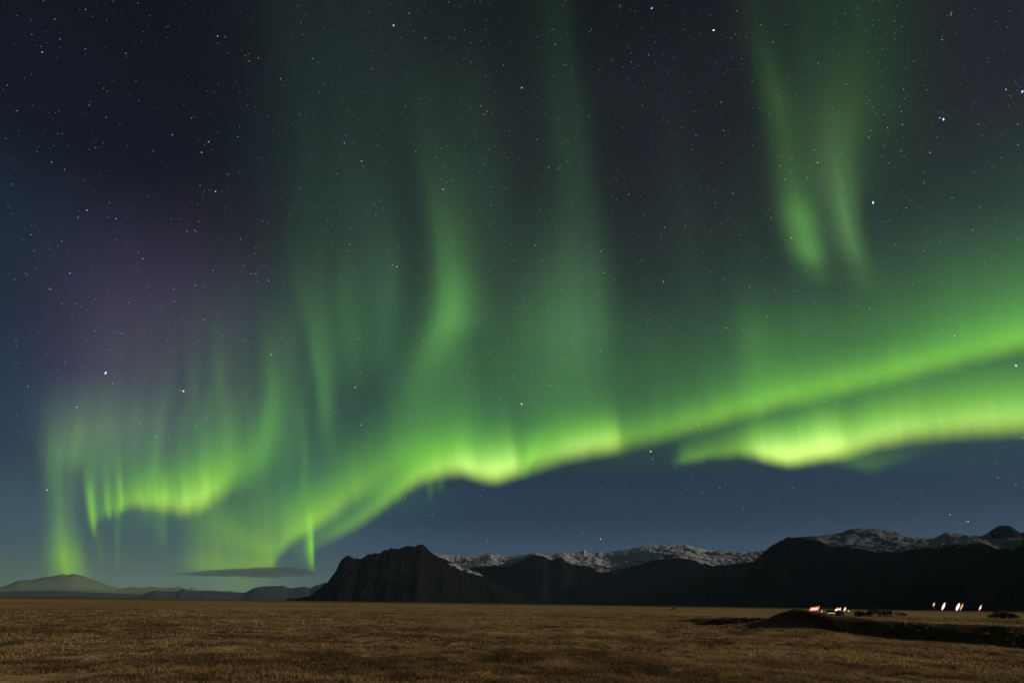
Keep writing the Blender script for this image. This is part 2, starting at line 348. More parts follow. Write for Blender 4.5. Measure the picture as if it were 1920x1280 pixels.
# diffuse glow round the curtains, too soft to count
glow = finish_sheet([
    ray_sheet([(1000, 900, 300, 380, .0), (1000, 820, 260, 400, .045), (1000, 730, 240, 340, .058), (990, 630, 260, 270, .05), (970, 520, 220, 200, .02), (950, 400, 210, 170, .006), (930, 260, 200, 150, .0)], col=[G_MID, G_HIGH], seed=71, rays=.3, rf=.014, nw=61),
    ray_sheet([(530, 1010, 120, 90, .0), (530, 930, 130, 90, .045), (535, 840, 130, 95, .055), (555, 730, 110, 105, .045), (590, 590, 120, 150, .035), (610, 440, 120, 160, .022), (615, 280, 130, 150, .014), (610, 120, 130, 150, .011), (600, -20, 130, 150, .008), (600, -160, 130, 150, .0)], col=[G_MID, G_HIGH * [1.6, 1, 2.2]], seed=72, rays=.35, rf=.022, nw=61),
    ray_sheet([(450, 900, 110, 110, .0), (450, 800, 120, 120, .012), (445, 680, 130, 130, .018), (440, 560, 130, 130, .012), (430, 430, 130, 130, .004), (420, 320, 130, 130, .0)], col=np.array([1.0, .8, .8]), seed=93, rays=.4, rf=.03, nw=41),
    ray_sheet([(820, 640, 240, 260, .0), (820, 500, 250, 260, .009), (815, 350, 260, 260, .011), (810, 200, 260, 260, .009), (805, 50, 260, 260, .006), (800, -80, 260, 260, .006), (800, -180, 260, 260, .0)], col=G_HIGH * [1.3, 1, 1.6], seed=83, rays=.35, rf=.016, nw=61),
    ray_sheet([(720, 980, 90, 110, .0), (720, 920, 90, 110, .04), (740, 860, 90, 110, .035), (770, 800, 90, 110, .01), (790, 740, 90, 110, .0)], col=G_MID, seed=82, rays=.15, rf=.02, nw=41),
    ray_sheet([(270, 1000, 120, 170, .0), (280, 940, 150, 180, .06), (290, 870, 170, 190, .08), (300, 790, 170, 190, .058), (315, 700, 140, 170, .026), (315, 610, 130, 170, .011), (315, 520, 120, 170, .0)], col=[G_MID, G_HIGH * [1.3, 1, 1.2]], seed=73, rays=.75, rf=.045, nw=61),
    ray_sheet([(165, 960, 60, 50, .0), (165, 900, 66, 60, .02), (168, 850, 70, 80, .05), (180, 810, 74, 100, .05), (190, 760, 80, 110, .02), (195, 700, 80, 110, .0)], col=G_HIGH * [1.5, 1, 1], seed=84, rays=.3, rf=.03, nw=41),
    ray_sheet([(455, 1125, 70, 60, .0), (455, 1098, 76, 66, .09), (455, 1075, 80, 60, .08), (455, 1050, 80, 50, .03), (455, 1030, 80, 50, .0)], col=G_LOW * [1.3, 1, .5], seed=92, rays=.1),
    ray_sheet([(548, 900, 16, 14, .0), (550, 830, 16, 14, .03), (545, 740, 14, 16, .035), (538, 650, 14, 20, .02), (532, 560, 14, 20, .0)], col=G_MID * [1.15, 1, 1.4], seed=85),
    ray_sheet([(664, 780, 20, 18, .0), (662, 700, 20, 18, .03), (656, 620, 18, 22, .04), (648, 540, 18, 26, .025), (640, 440, 20, 30, .0)], col=G_MID * [1.15, 1, 1.4], seed=86),
    ray_sheet([(372, 860, 16, 12, .0), (370, 790, 16, 12, .025), (366, 720, 14, 14, .025), (362, 640, 14, 18, .01), (358, 580, 14, 18, .0)], col=G_MID * [1.15, 1, 1.4], seed=87),
    ray_sheet([(420, 860, 18, 12, .0), (418, 790, 18, 12, .03), (414, 710, 16, 14, .03), (408, 630, 14, 18, .012), (404, 560, 14, 18, .0)], col=G_MID * [1.15, 1, 1.4], seed=88),
    ray_sheet([(1560, 540, 26, 22, .0), (1552, 470, 26, 22, .02), (1536, 380, 24, 24, .025), (1522, 280, 24, 28, .02), (1512, 160, 30, 34, .012), (1504, 40, 34, 40, .006), (1500, -80, 34, 40, .0)], col=G_HIGH * [1.3, 1, 1], seed=89),
    ray_sheet([(1310, 620, 60, 40, .0), (1300, 520, 50, 36, .008), (1285, 400, 44, 36, .007), (1265, 260, 40, 36, .004), (1250, 120, 40, 36, .0)], col=G_HIGH * [1.5, 1, 1.6], seed=90),
    ray_sheet([(940, 560, 40, 34, .0), (930, 440, 36, 34, .008), (915, 300, 34, 34, .008), (895, 160, 34, 34, .004), (880, 20, 34, 34, .0)], col=G_HIGH * [1.2, 1, 1.4], seed=91),
    ray_sheet([(200, 980, 80, 160, .0), (200, 880, 90, 180, .022), (200, 780, 110, 190, .038), (205, 690, 120, 200, .036), (215, 600, 130, 210, .031), (230, 500, 140, 210, .019), (250, 390, 150, 200, .006), (260, 280, 150, 200, .0)], col=VIOLET, seed=74, rays=.2, rf=.02, nw=41),
    ray_sheet([(1640, 760, 320, 420, .0), (1650, 690, 320, 420, .06), (1670, 620, 300, 420, .06), (1720, 550, 280, 400, .034), (1760, 470, 260, 360, .014), (1790, 390, 240, 300, .0)], col=G_MID, seed=75, rays=.15, rf=.012, nw=61),
    ray_sheet([(1970, 680, 150, 200, .0), (1965, 600, 160, 200, .065), (1950, 530, 160, 200, .035), (1930, 450, 160, 200, .012), (1910, 380, 160, 200, .0)], col=G_MID, seed=76, nw=31),
    ray_sheet([(1415, 780, 40, 70, .0), (1418, 710, 34, 70, .045), (1416, 650, 30, 70, .05), (1410, 590, 34, 76, .02), (1404, 520, 40, 80, .0)], col=G_MID, seed=77, nw=31),
    ray_sheet([(1600, 540, 130, 70, .0), (1580, 420, 130, 80, .010), (1580, 300, 130, 100, .022), (1610, 200, 120, 110, .030), (1610, 90, 120, 110, .026), (1600, -40, 120, 110, .020), (1590, -160, 120, 110, .0)], col=G_MID, seed=78, nw=41),
    ray_sheet([(690, 740, 70, 60, .0), (716, 640, 66, 28, .04), (728, 550, 66, 24, .045), (722, 460, 60, 26, .024), (706, 380, 60, 32, .008), (690, 300, 60, 40, .0)], col=G_HIGH, seed=79, nw=31),
    ray_sheet([(1660, 900, 320, 400, .0), (1670, 830, 280, 400, .02), (1680, 770, 260, 400, .035), (1700, 710, 260, 380, .02), (1710, 650, 280, 360, .0)], col=G_MID, seed=80, nw=41),
    ray_sheet([(180, 1135, 160, 300, .0), (240, 1100, 200, 330, .05), (290, 1060, 210, 300, .035), (280, 980, 200, 280, .014), (280, 910, 220, 280, .0)], col=G_HIGH * [1.9, 1, .35], seed=81, nw=41, rays=.1),
], 'aurora_glow')
tag(glow, 'soft diffuse green and violet aurora glow filling the sky between the bright curtains', 'aurora', kind='stuff')

# ------------------------------------------------------------------ stars
def star_mesh(name, mat, stretch=1.0):
    # small faceted ball
    t = (1 + 5 ** .5) / 2
    v = np.array([(-1, t, 0), (1, t, 0), (-1, -t, 0), (1, -t, 0), (0, -1, t), (0, 1, t), (0, -1, -t), (0, 1, -t), (t, 0, -1), (t, 0, 1), (-t, 0, -1), (-t, 0, 1)], float)
    v /= np.linalg.norm(v[0])
    f = np.array([(0,11,5),(0,5,1),(0,1,7),(0,7,10),(0,10,11),(1,5,9),(5,11,4),(11,10,2),(10,7,6),(7,1,8),(3,9,4),(3,4,2),(3,2,6),(3,6,8),(3,8,9),(4,9,5),(2,4,11),(6,2,10),(8,6,7),(9,8,1)])
    return v, f
SV, SF = star_mesh('star', None)
STAR_R = 900000.0
STAR_COL = {'white': (0.9, 0.95, 1.0), 'blue': (0.36, 0.5, 1.0), 'warm': (1.0, 0.72, 0.5)}
star_mats, star_me = {}, {}
for cname, c in STAR_COL.items():
    for lv, st in (('dim', 0.5), ('mid', 0.85), ('bright', 1.7)):
        star_mats[cname, lv] = glow_mat('starlight_%s_%s' % (cname, lv), c, st)
def star_data(cname, lv):
    if (cname, lv) not in star_me:
        o = mesh_obj('star', SV, SF, star_mats[cname, lv])
        star_me[cname, lv] = o.data; bpy.data.objects.remove(o)
    return star_me[cname, lv]
PXR = STAR_R / FPX                              # size of one photo pixel at the middle of the frame
def star(x, y, cname, lv, r_px, label, group=None, tall=1.0, tilt=0.0):
    o = bpy.data.objects.new('star', star_data(cname, lv)); COL.objects.link(o)
    d = dirs(x, y)
    o.location = Vector(CAM + d * STAR_R)
    k = PXR * r_px * .68 * float(d @ FWD)
    o.scale = (k, k, k * tall)
    if tall != 1.0:
        o.rotation_euler = Vector(-d).to_track_quat('Y', 'Z').to_euler(); o.rotation_euler.rotate_axis('Y', tilt)
    tag(o, label, 'star', group)
    return o
star(1769, 224, 'blue', 'bright', 1.9, 'brightest blue-white double star high near the right edge', tall=2.2, tilt=-.35)
star(1762, 221, 'blue', 'bright', 1.1, 'small companion close beside the brightest blue-white star on the right', tall=1.8, tilt=-.35)
star(1637, 380, 'blue', 'bright', 2.1, 'vivid blue star between the twin aurora rays and the right edge', tall=2.2, tilt=-.3)
star(1917, 172, 'blue', 'bright', 2.0, 'blue star cut by the right edge of the sky', tall=2.0, tilt=-.6)
star(1886, 168, 'blue', 'mid', 1.5, 'smaller blue star just left of the blue star at the right edge', tall=1.7, tilt=-.5)
star(198, 699, 'blue', 'bright', 2.1, 'bright violet-blue star low on the left above the aurora curl', tall=2.3)
star(344, 733, 'warm', 'bright', 1.7, 'orange star low on the left above the aurora curl', tall=1.5)
star(1905, 685, 'blue', 'bright', 1.7, 'blue star between the two aurora bands at the right edge', tall=2.4)
star(1220, 846, 'warm', 'bright', 1.7, 'reddish star in the dark blue gap under the main aurora arc')
star(1338, 57, 'white', 'bright', 1.7, 'slanted white star near the top between column and twin rays', tall=1.8, tilt=1.0)
star(738, 48, 'blue', 'bright', 1.6, 'blue star near the top left of the middle', tall=1.7, tilt=1.2)
star(1222, 16, 'blue', 'bright', 1.6, 'blue star at the top edge right of the tall aurora column', tall=1.7, tilt=-1.2)
star(978, 757, 'white', 'bright', 1.7, 'white star in the green glow above the main arc')
star(978, 165, 'warm', 'mid', 1.9, 'orange star high in the middle of the dark sky')
PLACED = [(79,98,1.5),(14,160,1.2),(97,304,1.6),(121,318,1.4),(15,386,1.4),(131,512,1.5),(323,253,1.7),(391,266,1.5),(378,286,1.6),(404,359,1.6),(408,68,1.5),(460,105,1.3),
 (526,148,1.5),(586,110,1.3),(281,30,1.2),(236,100,1.3),(260,189,1.4),(359,222,1.3),(163,394,1.5),(218,410,1.5),(205,380,1.2),(146,408,1.3),(179,277,1.2),(504,526,1.6),(471,513,1.1),
 (646,268,1.5),(678,302,1.7),(708,271,1.2),(744,500,1.6),(656,458,1.4),(831,355,1.5),(908,308,1.4),(902,199,1.3),(1041,84,1.5),(1007,262,1.4),(1063,303,1.4),(1029,314,1.4),(1109,55,1.4),
 (1184,117,1.3),(1229,118,1.4),(1204,198,1.3),(1278,239,1.3),(1244,528,1.5),(1127,471,1.4),(1053,543,1.3),(1122,555,1.3),(1126,658,1.6),(1031,722,1.4),(1030,665,1.3),(938,747,1.2),(877,702,1.1),
 (1362,615,1.6),(1485,296,1.5),(1533,305,1.5),(1519,315,1.3),(1514,333,1.2),(1513,334,1.1),(1426,47,1.2),(1450,79,1.4),(1352,192,1.4),(1767,75,1.6),(1690,210,1.2),(1692,234,1.5),(1629,258,1.3),
 (1664,240,1.4),(1690,283,1.3),(1666,306,1.2),(1699,390,1.4),(1785,371,1.3),(1744,287,1.1),(1733,343,1.2),(1908,233,1.3),(1909,448,1.1),(1846,492,1.3),(1732,470,1.1),(1484,446,1.5),(1511,508,1.4),
 (1310,796,1.5),(1291,803,1.4),(1547,751,1.4),(1637,717,1.5),(1656,697,1.3),(1768,618,1.3),(1790,629,1.3),(1790,630,1.2),(1750,628,1.2),(1607,573,1.3),(1630,578,1.2),(666,726,1.6),(677,796,1.5),
 (595,892,1.5),(384,894,1.5),(356,895,1.6),(88,918,1.6),(144,763,1.5),(262,793,1.4),(293,820,1.3),(367,798,1.3),(401,777,1.3),(388,785,1.2),(760,934,1.4),(810,965,1.4),(828,902,1.3),(412,698,1.2),
 (874,875,1.2),(1119,857,1.4),(1092,851,1.3),(1224,860,1.3),(985,920,1.3),(1170,906,1.2),(1170,906,1.0),(1781,964,1.7),(1815,977,1.5),(1811,978,1.1),(1540,973,1.3),(1487,915,1.2),(1394,951,1.3),
 (914,1015,1.3),(790,990,1.3),(781,995,1.2),(1126,1010,1.6),(1116,1005,1.2),(1092,1000,1.1),(1037,990,1.2),(1871,895,1.3),(1865,868,1.1),(1918,820,1.3),(508,665,1.5),(372,640,1.3),(340,600,1.2),
 (326,542,1.2),(268,485,1.4),(242,567,1.2),(228,625,1.2),(178,620,1.2),(152,575,1.0),(92,541,1.2),(64,470,1.1),(27,524,1.2),(30,640,1.0),(52,724,1.2),(34,810,1.2),(25,935,1.2),(365,432,1.3),(369,434,1.1),(451,448,1.2),(478,475,1.2)]
GEN = 'small bright star scattered over the dark night sky among fainter ones'
cn = ['white', 'white', 'white', 'blue', 'blue', 'warm']
for i, (x, y, s) in enumerate(PLACED):
    star(x, y, cn[int(RNG.integers(0, 6))], 'mid' if s < 1.5 else 'bright', .22 + 0.54 * s, GEN, 'brighter stars in the sky')
def star_spot():
    while True:
        x, y = RNG.uniform(-80, 2000), RNG.uniform(-80, 1060)
        p = 1.0 if y < 700 else 0.7
        if x < 620: p *= .85
        if 620 < x < 1750 and y < 760: p = 1.45
        if y > 930: p = 0.35
        if RNG.uniform(0, 1.5) < p: return x, y
for i in range(300 - 14 - len(PLACED)):
    x, y = star_spot()
    star(x, y, cn[int(RNG.integers(0, 6))], 'mid', RNG.uniform(.66, .95), GEN, 'brighter stars in the sky')
V, F, off = {c: [] for c in STAR_COL}, [], 0
VV, FF, MI = [], [], []
for i in range(2900):
    x, y = star_spot(); d = dirs(x, y)
    k = PXR * min(.30 + RNG.exponential(.11), .62) * float(d @ FWD)
    VV.append(CAM + d * STAR_R + SV * k); FF.append(SF + 12 * i); MI += [int(RNG.integers(0, 5))] * 20
faint = mesh_obj('stars', np.concatenate(VV), np.concatenate(FF), star_mats['white', 'mid'])
for k in (('blue', 'mid'), ('white', 'dim'), ('blue', 'mid'), ('warm', 'dim')): faint.data.materials.append(star_mats[k])
faint.data.polygons.foreach_set('material_index', np.array(MI, np.int32))
tag(faint, 'countless faint stars dusted over the whole night sky', 'stars', kind='stuff')

# ------------------------------------------------------------------ ground
B1 = on_level(1225, 1163)[:2]; B2 = on_level(1920, 1211)[:2]      # foot of the earth bank
BD = (B2 - B1) / np.linalg.norm(B2 - B1); BL = np.linalg.norm(B2 - B1)
BN = np.array([-BD[1], BD[0]]); BN = BN if BN @ B1 > 0 else -BN
MPK = at_range(1490, 1143, 66.0)                                  # top of the mound
def bank(x, y):
    s = (x - B1[0]) * BN[0] + (y - B1[1]) * BN[1]
    l = ((x - B1[0]) * BD[0] + (y - B1[1]) * BD[1]) / BL
    s = s + 1.6 * (fbm(x * .12, y * .12, 3, 77) - .5) * 2
    h = np.interp(l, [-.15, 0.1, .35, .6, 1.0, 1.6, 3.0], [0, .36, .92, 1.15, 1.28, 1.4, 1.5])
    face = sstep(-0.6, 3.4, s)
    far = 1 - sstep(60, 400, s) * .75
    return h * face * far, h * sstep(-.8, .6, s) * (1 - sstep(3.0, 4.4, s)), face * h
def height(x, y):
    r = np.hypot(x, y)
    z = .24 * (ridged(x * .42, y * .30, 4, 5) - .6) * (1 - sstep(60, 200, r)) + .12 * (fbm(x * 1.3, y * 1.3, 3, 6) - .5) * (1 - sstep(30, 90, r)) + .35 * (fbm(x * .05, y * .05, 3, 9) - .5) * sstep(8, 60, r)
    z = z * (1 - sstep(400, 1500, r))
    z = z - .14 * ridged(x * .03, y * .05, 3, 21) ** 6 * (1 - sstep(300, 900, r))
    b, bf, _ = bank(x, y)
    a = np.arctan2(x, y); am = math.atan2(MPK[0], MPK[1])
    dx = (a - am) * 66.0; dy = r - 66.0
    q = np.hypot(np.where(dx < 0, dx / 15.0, dx / 10.0), dy / 6.5) + .10 * (fbm(x * .5, y * .5, 3, 41) - .5)
    m = (.55 * np.maximum(0, 1 - q) ** 2 + .45 * np.maximum(0, 1 - q * 2.2) ** 1.2) * (MPK[2] - .10)
    return z + b + m
nA = 620
az = np.concatenate([np.linspace(-60, 62, nA), np.linspace(64, 298, 60)]); az = np.radians(az)
rr = np.concatenate([[0.6], np.geomspace(2.0, 300, 620), np.geomspace(320, 50000, 70)])
A, RR = np.meshgrid(np.append(az, az[0] + 2 * math.pi), rr, indexing='ij')
gx, gy = RR * np.sin(A), RR * np.cos(A)
gz = height(gx, gy)
m_g, n, l = new_mat('dry_grassland')
out = n.new('ShaderNodeOutputMaterial'); b = n.new('ShaderNodeBsdfPrincipled'); b.inputs['Roughness'].default_value = 1.0
b.inputs['Specular IOR Level'].default_value = 0.0
tc = n.new('ShaderNodeTexCoord')
def noise(n, l, vec, scale, detail=6, rough=.6):
    t = n.new('ShaderNodeTexNoise'); t.inputs['Scale'].default_value = scale; t.inputs['Detail'].default_value = detail
    t.inputs['Roughness'].default_value = rough; l.new(vec, t.inputs['Vector']); return t
def ramp(n, l, fac, stops):
    r = n.new('ShaderNodeValToRGB'); el = r.color_ramp.elements
    while len(el) < len(stops): el.new(.5)
    for e, (p, c) in zip(el, stops): e.position = p; e.color = (*c, 1)
    l.new(fac, r.inputs[0]); return r
def mixc(n, l, fac, a, b_, mode='MIX'):
    m = n.new('ShaderNodeMix'); m.data_type = 'RGBA'; m.blend_type = mode
    if isinstance(fac, (int, float)): m.inputs['Factor'].default_value = fac
    else: l.new(fac, m.inputs['Factor'])
    for s, v in (('A', a), ('B', b_)):
        if isinstance(v, tuple): m.inputs[s].default_value = (*v, 1)
        else: l.new(v, m.inputs[s])
    return m.outputs['Result']
P_ = tc.outputs['Object']
big = ramp(n, l, noise(n, l, P_, .02, 6, .65).outputs[0], [(.34, (.27, .17, .085)), (.5, (.42, .275, .13)), (.66, (.48, .345, .16))])
med = ramp(n, l, noise(n, l, P_, .35, 6, .7).outputs[0], [(.36, (.30, .24, .2)), (.52, (.9, .9, .9)), (.7, (1.25, 1.25, 1.2))])
fin = ramp(n, l, noise(n, l, P_, 4.0, 5, .7).outputs[0], [(.3, (.5, .48, .45)), (.6, (1.1, 1.1, 1.1))])
c = mixc(n, l, .85, big.outputs[0], med.outputs[0], 'MULTIPLY'); c = mixc(n, l, .8, c, fin.outputs[0], 'MULTIPLY')
at = n.new('ShaderNodeAttribute'); at.attribute_name = 'bank_dark'
mps = n.new('ShaderNodeMapping'); mps.inputs['Scale'].default_value = (.22, .5, 1); l.new(P_, mps.inputs[0])
hol = ramp(n, l, noise(n, l, mps.outputs[0], 1.0, 5, .6).outputs[0], [(.55, (1, 1, 1)), (.68, (.52, .50, .46))])
c = mixc(n, l, .9, c, hol.outputs[0], 'MULTIPLY')
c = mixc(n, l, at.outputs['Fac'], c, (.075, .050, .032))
at2 = n.new('ShaderNodeAttribute'); at2.attribute_name = 'dark_green'
c = mixc(n, l, at2.outputs['Fac'], c, (.075, .085, .026))
l.new(c, b.inputs['Base Color'])
bp = n.new('ShaderNodeBump'); bp.inputs['Strength'].default_value = .8; bp.inputs['Distance'].default_value = .12
l.new(noise(n, l, P_, 2.2, 6, .7).outputs[0], bp.inputs['Height']); l.new(bp.outputs[0], b.inputs['Normal'])
l.new(b.outputs[0], out.inputs[0])
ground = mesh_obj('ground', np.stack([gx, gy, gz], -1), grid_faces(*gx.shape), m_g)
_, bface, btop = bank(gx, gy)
bank_dark = np.clip(bface * 1.3, 0, 1) * sstep(.25, .55, fbm(gx * .3, gy * .3, 4, 91) + .12)
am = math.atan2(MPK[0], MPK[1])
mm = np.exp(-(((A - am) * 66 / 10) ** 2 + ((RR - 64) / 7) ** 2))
set_attr(ground, 'bank_dark', np.clip(bank_dark * .9 + .4 * mm, 0, .85), 'FLOAT')  # darker brown on the bank face and round the mound
set_attr(ground, 'dark_green', np.clip(sstep(450, 1400, RR) * .85 + .75 * np.clip(btop, 0, 1) * sstep(6, 20, (gx - B1[0]) * BN[0] + (gy - B1[1]) * BN[1]), 0, .9), 'FLOAT')  # darker green on the far plain and behind the bank
tag(ground, 'flat brown plain of dry grass reaching to the mountains', 'ground', kind='structure')

# dry grass: tufts of bent blades
def grass(nt, r0, r1, blades, hh, wd):
    r = np.sqrt(RNG.uniform(r0 ** 2, r1 ** 2, nt)); a = np.radians(RNG.uniform(-53, 53, nt))
    x, y = r * np.sin(a), r * np.cos(a)
    dens = fbm(x * .35, y * .35, 4, 33)
    _, bf, _ = bank(x, y)
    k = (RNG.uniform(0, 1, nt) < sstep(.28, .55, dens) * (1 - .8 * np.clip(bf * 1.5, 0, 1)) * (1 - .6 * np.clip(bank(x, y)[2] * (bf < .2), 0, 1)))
    x, y, dens = x[k], y[k], dens[k]; z = height(x, y); m = len(x)
    N = m * blades
    bx = np.repeat(x, blades) + RNG.normal(0, .09, N); by = np.repeat(y, blades) + RNG.normal(0, .09, N); bz = np.repeat(z, blades) - .03
    th = RNG.uniform(0, 2 * math.pi, N); h = hh * RNG.uniform(.5, 1.25, N) * np.repeat(.5 + dens, blades)
    ln = h * RNG.uniform(.5, 2.2, N); wx, wy = -np.sin(th) * wd, np.cos(th) * wd
    lx, ly = np.cos(th) * ln + .25 * h, np.sin(th) * ln
    P = np.stack([np.stack([bx - wx, by - wy, bz], -1), np.stack([bx + wx, by + wy, bz], -1),
                  np.stack([bx + lx * .4 + wx * .7, by + ly * .4 + wy * .7, bz + h * .7], -1), np.stack([bx + lx * .4 - wx * .7, by + ly * .4 - wy * .7, bz + h * .7], -1),
                  np.stack([bx + lx, by + ly, bz + h], -1)], 1)
    base = np.arange(N)[:, None] * 5
    f = np.concatenate([base + [0, 1, 2], base + [0, 2, 3], base + [3, 2, 4]], 0)
    tone = np.repeat(np.clip(.5 + 1.1 * (fbm(x * .1, y * .1, 3, 55) - .5) + 1.5 * (fbm(x * .45, y * .45, 3, 56) - .5) - .55 * sstep(.56, .68, fbm(x * .32, y * .6, 3, 57)) + RNG.normal(0, .12, m), 0, 1), blades)
    return P.reshape(-1, 3), f, np.repeat(tone, 5)
gp = [grass(42000, 13, 30, 9, .13, .011), grass(44000, 30, 62, 6, .14, .022), grass(36000, 62, 150, 4, .15, .05)]
off, GV, GF, GT = 0, [], [], []
for P, f, t in gp: GV.append(P); GF.append(f + off); GT.append(t); off += len(P)
m_gr, n, l = new_mat('dry_grass_blades')
out = n.new('ShaderNodeOutputMaterial'); b = n.new('ShaderNodeBsdfDiffuse'); tl = n.new('ShaderNodeBsdfTranslucent'); mx = n.new('ShaderNodeMixShader')
at = n.new('ShaderNodeAttribute'); at.attribute_name = 'tone'
cr = ramp(n, l, at.outputs['Fac'], [(0, (.19, .12, .06)), (.5, (.41, .268, .128)), (1, (.55, .385, .18))])
l.new(cr.outputs[0], b.inputs[0]); l.new(cr.outputs[0], tl.inputs[0]); mx.inputs[0].default_value = .35
l.new(b.outputs[0], mx.inputs[1]); l.new(tl.outputs[0], mx.inputs[2]); l.new(mx.outputs[0], out.inputs[0])
gr = mesh_obj('grass', np.concatenate(GV), np.concatenate(GF), m_gr)
set_attr(gr, 'tone', np.concatenate(GT), 'FLOAT')
tag(gr, 'short dry brown grass covering the near plain', 'grass', kind='stuff')

# ------------------------------------------------------------------ mountains
def rock_material(name, rock, rock2, snow, snow_lo, snow_hi, scale):
    m, n, l = new_mat(name)
    out = n.new('ShaderNodeOutputMaterial'); b = n.new('ShaderNodeBsdfPrincipled'); b.inputs['Roughness'].default_value = 1
    b.inputs['Specular IOR Level'].default_value = 0.0
    tc = n.new('ShaderNodeTexCoord'); P_ = tc.outputs['Object']
    rk = ramp(n, l, noise(n, l, P_, 5 / scale, 10, .7).outputs[0], [(.35, rock), (.65, rock2)])
    at = n.new('ShaderNodeAttribute'); at.attribute_name = 'snow'
    mp = n.new('ShaderNodeMapping'); mp.inputs['Scale'].default_value = (1, 1, 3.5); l.new(P_, mp.inputs[0])
    ns = noise(n, l, mp.outputs[0], 5.0 / scale, 9, .60)
    ad = n.new('ShaderNodeMath'); ad.operation = 'ADD'; l.new(at.outputs['Fac'], ad.inputs[0]); l.new(ns.outputs[0], ad.inputs[1])
    mr = n.new('ShaderNodeMapRange'); mr.inputs['From Min'].default_value = snow_lo; mr.inputs['From Max'].default_value = snow_hi; mr.interpolation_type = 'SMOOTHSTEP'
    l.new(ad.outputs[0], mr.inputs[0])
    l.new(mixc(n, l, mr.outputs[0], rk.outputs[0], snow), b.inputs['Base Color'])
    bp = n.new('ShaderNodeBump'); bp.inputs['Strength'].default_value = .45; bp.inputs['Distance'].default_value = min(scale, 900) * .03
    l.new(noise(n, l, P_, 8 / scale, 9, .65).outputs[0], bp.inputs['Height']); l.new(bp.outputs[0], b.inputs['Normal'])
    l.new(b.outputs[0], out.inputs[0])
    return m
def mountain(name, label, layers, x0, x1, mat, nu, nv, rough, nscale, snowf, seed, rag=0.15, foot_y=None, back=1.35):
    """layers: nearest first, (distance km or list of (x, km), [(x, y) outline as seen from the plain]); the last one is the skyline"""
    xs = np.linspace(x0, x1, nu)
    rows = []
    def dist(spec): return np.full(nu, spec * 1000.) if not isinstance(spec, list) else pchip([p[0] for p in spec], [p[1] * 1000. for p in spec], xs)
    ctr = []
    for spec, outl in layers:
        D = dist(spec); y = np.interp(xs, [p[0] for p in outl], [p[1] for p in outl])
        P = at_range(xs, y, D); ctr.append((D, P[:, 2], np.arctan2(P[:, 0], P[:, 1])))
    azm = ctr[-1][2]
    D0 = ctr[0][0] - np.maximum(ctr[0][1], 40) * 1.9 - 150
    prof = [(D0, np.full(nu, -25.))] + [(D, z) for D, z, _ in ctr] + [(ctr[-1][0] * back, np.full(nu, -60.))]
    def smooth(z):
        kk = np.hanning(max(5, int(nu * .07)) | 1); kk /= kk.sum(); h_ = len(kk) // 2
        return np.convolve(np.pad(z, h_, mode='edge'), kk, 'valid')
    sm = [smooth(p[1]) for p in prof]
    Rr, Zz, Ss = [], [], []
    for k in range(len(prof) - 1):
        nn = nv if k < len(prof) - 2 else 10
        for j in range(nn + (k == len(prof) - 2)):
            t = j / nn
            Rr.append(prof[k][0] * (1 - t) + prof[k + 1][0] * t)
            zt = t ** 1.45 if k == 0 else t          # concave scree below a steeper head
            Zz.append(sm[k] * (1 - zt) + sm[k + 1] * zt + (prof[k][1] - sm[k]) * (1 - t) ** 6 + (prof[k + 1][1] - sm[k + 1]) * t ** 6); Ss.append(np.full(nu, k + t))
    Rr, Zz, Ss = np.array(Rr).T, np.array(Zz).T, np.array(Ss).T
    X, Y = Rr * np.sin(azm)[:, None], Rr * np.cos(azm)[:, None]
    nl = len(layers)
    near = np.min([np.abs(Ss - k) for k in range(1, nl + 1)], axis=0)
    wgt = rag + (1 - rag) * sstep(0, .55, near)
    wgt = wgt * sstep(0, .35, Ss)
    rg = ridged(X / nscale, Y / nscale, 6, seed) - .62
    gul = (ridged(azm[:, None] * Rr.mean() / (nscale * .8) + 1.6 * fbm(X / nscale, Y / nscale, 4, seed + 5), Rr / (nscale * 2.2), 6, seed + 9) - .62) * (Ss < nl)
    Z = Zz + rough * wgt * (rg * 1.1 + gul * .6)
    Z = Z + rough * .28 * (fbm(X / (nscale * .07), Y / (nscale * .07), 4, seed + 30) - .5) * sstep(.3, .9, Ss)
    o = mesh_obj(name, np.stack([X, Y, Z], -1), grid_faces(nu, Rr.shape[1]), mat)
    set_attr(o, 'snow', snowf(xs[:, None], Ss, Z), 'FLOAT')
    return tag(o, label, 'mountain', kind='structure')

SNOW, SNOW_DIM = (.40, .395, .41), (.21, .22, .24)
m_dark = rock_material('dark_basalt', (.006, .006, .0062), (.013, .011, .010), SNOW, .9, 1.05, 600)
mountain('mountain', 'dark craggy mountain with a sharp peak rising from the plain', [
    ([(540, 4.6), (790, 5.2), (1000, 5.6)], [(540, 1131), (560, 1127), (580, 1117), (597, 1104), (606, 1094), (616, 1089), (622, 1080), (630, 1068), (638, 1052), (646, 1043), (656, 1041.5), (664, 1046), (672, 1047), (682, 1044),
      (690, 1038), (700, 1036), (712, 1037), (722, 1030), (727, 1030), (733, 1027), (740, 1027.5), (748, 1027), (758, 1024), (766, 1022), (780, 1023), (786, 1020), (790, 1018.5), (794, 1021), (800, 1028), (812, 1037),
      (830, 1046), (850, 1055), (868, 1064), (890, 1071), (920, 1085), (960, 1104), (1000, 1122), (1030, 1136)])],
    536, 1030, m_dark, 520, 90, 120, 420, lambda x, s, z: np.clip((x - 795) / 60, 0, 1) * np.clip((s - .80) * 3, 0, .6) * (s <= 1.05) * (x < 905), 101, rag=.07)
m_plat = rock_material('snow_dusted_plateau', (.008, .008, .0085), (.022, .018, .016), SNOW, .72, .86, 1700)
